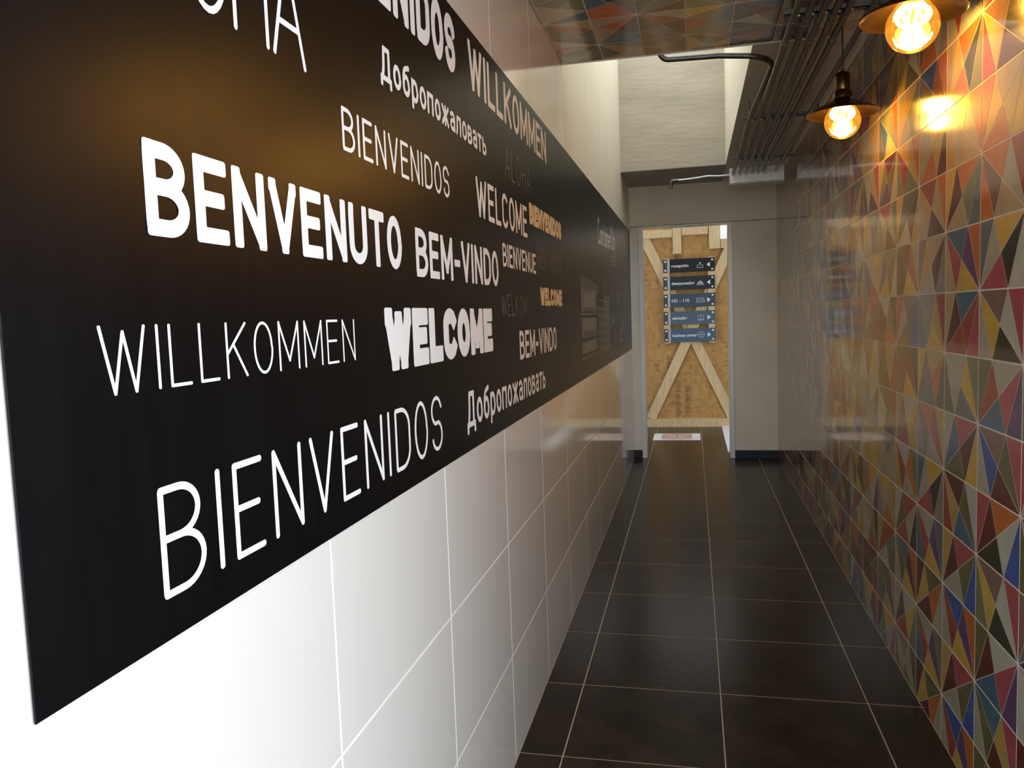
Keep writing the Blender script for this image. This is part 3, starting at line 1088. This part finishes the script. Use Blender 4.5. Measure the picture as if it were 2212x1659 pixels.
def flat_text(text, size, target_w):
    cu = bpy.data.curves.new('tmp', 'FONT')
    cu.body = text
    cu.size = size
    cu.offset = 0.0008
    o = bpy.data.objects.new('tmp', cu)
    COL.objects.link(o)
    dg = bpy.context.evaluated_depsgraph_get()
    me = bpy.data.meshes.new_from_object(o.evaluated_get(dg))
    bpy.data.objects.remove(o)
    xs = [v.co.x for v in me.vertices]
    k = target_w / (max(xs) - min(xs))
    mn = min(xs)
    for v in me.vertices:
        v.co = ((v.co.x - mn) * k, 0, v.co.y)
    me.materials.clear()
    return me


def polyface(bm, pts, y=0.0):
    f = bm.faces.new([bm.verts.new((p[0], y, p[1])) for p in pts])
    f.normal_update()
    if f.normal.y > 0:
        f.normal_flip()


SWD, SHT = 0.598, 0.158
POS = ['topmost', 'second from the top', 'middle', 'fourth from the top', 'lowest']
for i, (txt, colr, dr, cname, icon) in enumerate(DSG):
    zc = 1.936 - i * 0.2065
    t = empty('direction_sign', (0.232, DB - 0.084, zc), '%s direction sign of the five in the doorway, %s' % (cname, POS[i]), 'sign', 'direction signs behind the doorway')
    m = mat('sign_face_%d' % i, colr, 0.35, spec=0.25)
    obj('panel', bevbox(0.075, SWD, -0.010, 0.0, -SHT / 2, SHT / 2, 0.0015), m, t)
    obj('end_cap', bevbox(0.0, 0.0745, -0.010, 0.0, -SHT / 2, SHT / 2, 0.0015), M_BLACK, t)
    bm = bmesh.new()
    box(bm, 0.048, 0.078, -0.0118, -0.0102, -SHT / 2, SHT / 2)
    obj('strip', bm, M_SG, t)
    for x, z in ((0.026, 0.052), (0.026, -0.052), (0.570, 0.054), (0.570, -0.054)):
        bm = bmesh.new()
        n = 12
        a = [bm.verts.new((x + 0.0125 * math.cos(2 * math.pi * k / n), -0.014, z + 0.0105 * math.sin(2 * math.pi * k / n))) for k in range(n)]
        b = [bm.verts.new((x + 0.0135 * math.cos(2 * math.pi * k / n), -0.010, z + 0.0115 * math.sin(2 * math.pi * k / n))) for k in range(n)]
        bm.faces.new(a[::-1])
        for k in range(n):
            bm.faces.new((a[k], a[(k + 1) % n], b[(k + 1) % n], b[k]))
        bmesh.ops.recalc_face_normals(bm, faces=bm.faces)
        obj('screw_cap', bm, M_SW, t)
    me = flat_text(txt, 0.050, (0.20, 0.265, 0.20, 0.175, 0.285)[i])
    me.materials.append(M_SW)
    o = link('lettering', me, (0.098, -0.0112, -0.018), t)
    bm = bmesh.new()
    x = 0.525
    polyface(bm, [(x - 0.020 * -dr, 0), (x + 0.018 * -dr, 0.028), (x + 0.018 * -dr, -0.028)] if dr > 0 else [(x - 0.020, 0), (x + 0.018, 0.028), (x + 0.018, -0.028)], -0.0112)
    obj('arrow', bm, M_SW, t)
    bm = bmesh.new()
    x = 0.43

    def rect(x0, x1, z0, z1):
        polyface(bm, [(x0, z0), (x1, z0), (x1, z1), (x0, z1)], -0.0112)
    if icon == 'bell':
        rect(x - .036, x + .036, -.036, -.028)
        rect(x - .036, x + .036, -.006, .000)
        rect(x - .036, x - .030, -.028, -.006)
        rect(x + .030, x + .036, -.028, -.006)
        rect(x - .010, x + .010, .008, .030)
    elif icon == 'dish':
        rect(x - .045, x + .045, -.030, -.021)
        polyface(bm, [(x + .034 * math.cos(R(180 * k / 10)), -.016 + .030 * math.sin(R(180 * k / 10))) for k in range(11)], -0.0112)
        rect(x - .005, x + .005, .015, .024)
    elif icon == 'bed':
        for z in (-.028, -.006, .016):
            rect(x - .040, x + .040, z, z + .007)
        rect(x - .046, x - .040, -.034, .026)
        rect(x + .040, x + .046, -.034, .010)
    elif icon == 'lift':
        rect(x - .034, x + .034, .022, .028)
        rect(x - .034, x + .034, -.036, -.022)
        rect(x - .034, x - .028, -.022, .022)
        rect(x - .003, x + .003, -.022, .022)
        rect(x + .028, x + .034, -.022, .022)
    else:
        n = 20
        for k in range(n):
            a0, a1 = 2 * math.pi * k / n, 2 * math.pi * (k + 1) / n
            polyface(bm, [(x + r_ * math.cos(a_) * 1.15, r_ * math.sin(a_)) for r_, a_ in ((.030, a0), (.036, a0), (.036, a1), (.030, a1))], -0.0112)
        rect(x - .034, x + .034, -.003, .003)
        rect(x - .003, x + .003, -.030, .030)
    obj('icon', bm, ICO, t)

# ------------------------------------------------------------------ printed sheet on the yard floor
t = empty('floor_sheet', (0.375, 9.04, 0), 'glossy white sheet with pink middle lying on the floor behind the doorway', 'sheet')
obj('sheet', bevbox(-0.255, 0.255, -0.235, 0.235, 0.0005, 0.004, 0.001), mat('sheet_white', (0.86, 0.88, 0.90), 0.25), t)
bm = bmesh.new()
box(bm, -0.165, 0.165, -0.215, 0.215, 0.0041, 0.0046)
obj('picture', bm, mat('sheet_pink', (0.55, 0.36, 0.32), 0.3, noise=0.12, nscale=5), t)
bm = bmesh.new()
for a, b in (((-0.16, -0.2), (0.16, 0.2)), ((-0.16, 0.2), (0.16, -0.2))):
    d = Vector((b[0] - a[0], b[1] - a[1])).normalized()
    n = Vector((-d.y, d.x)) * 0.016
    bm.faces.new([bm.verts.new((p[0], p[1], 0.0049)) for p in ((a[0] + n.x, a[1] + n.y), (a[0] - n.x, a[1] - n.y), (b[0] - n.x, b[1] - n.y), (b[0] + n.x, b[1] + n.y))])
bmesh.ops.recalc_face_normals(bm, faces=bm.faces)
obj('crossed_lines', bm, mat('sheet_pale_pink', (0.74, 0.62, 0.55), 0.3), t)
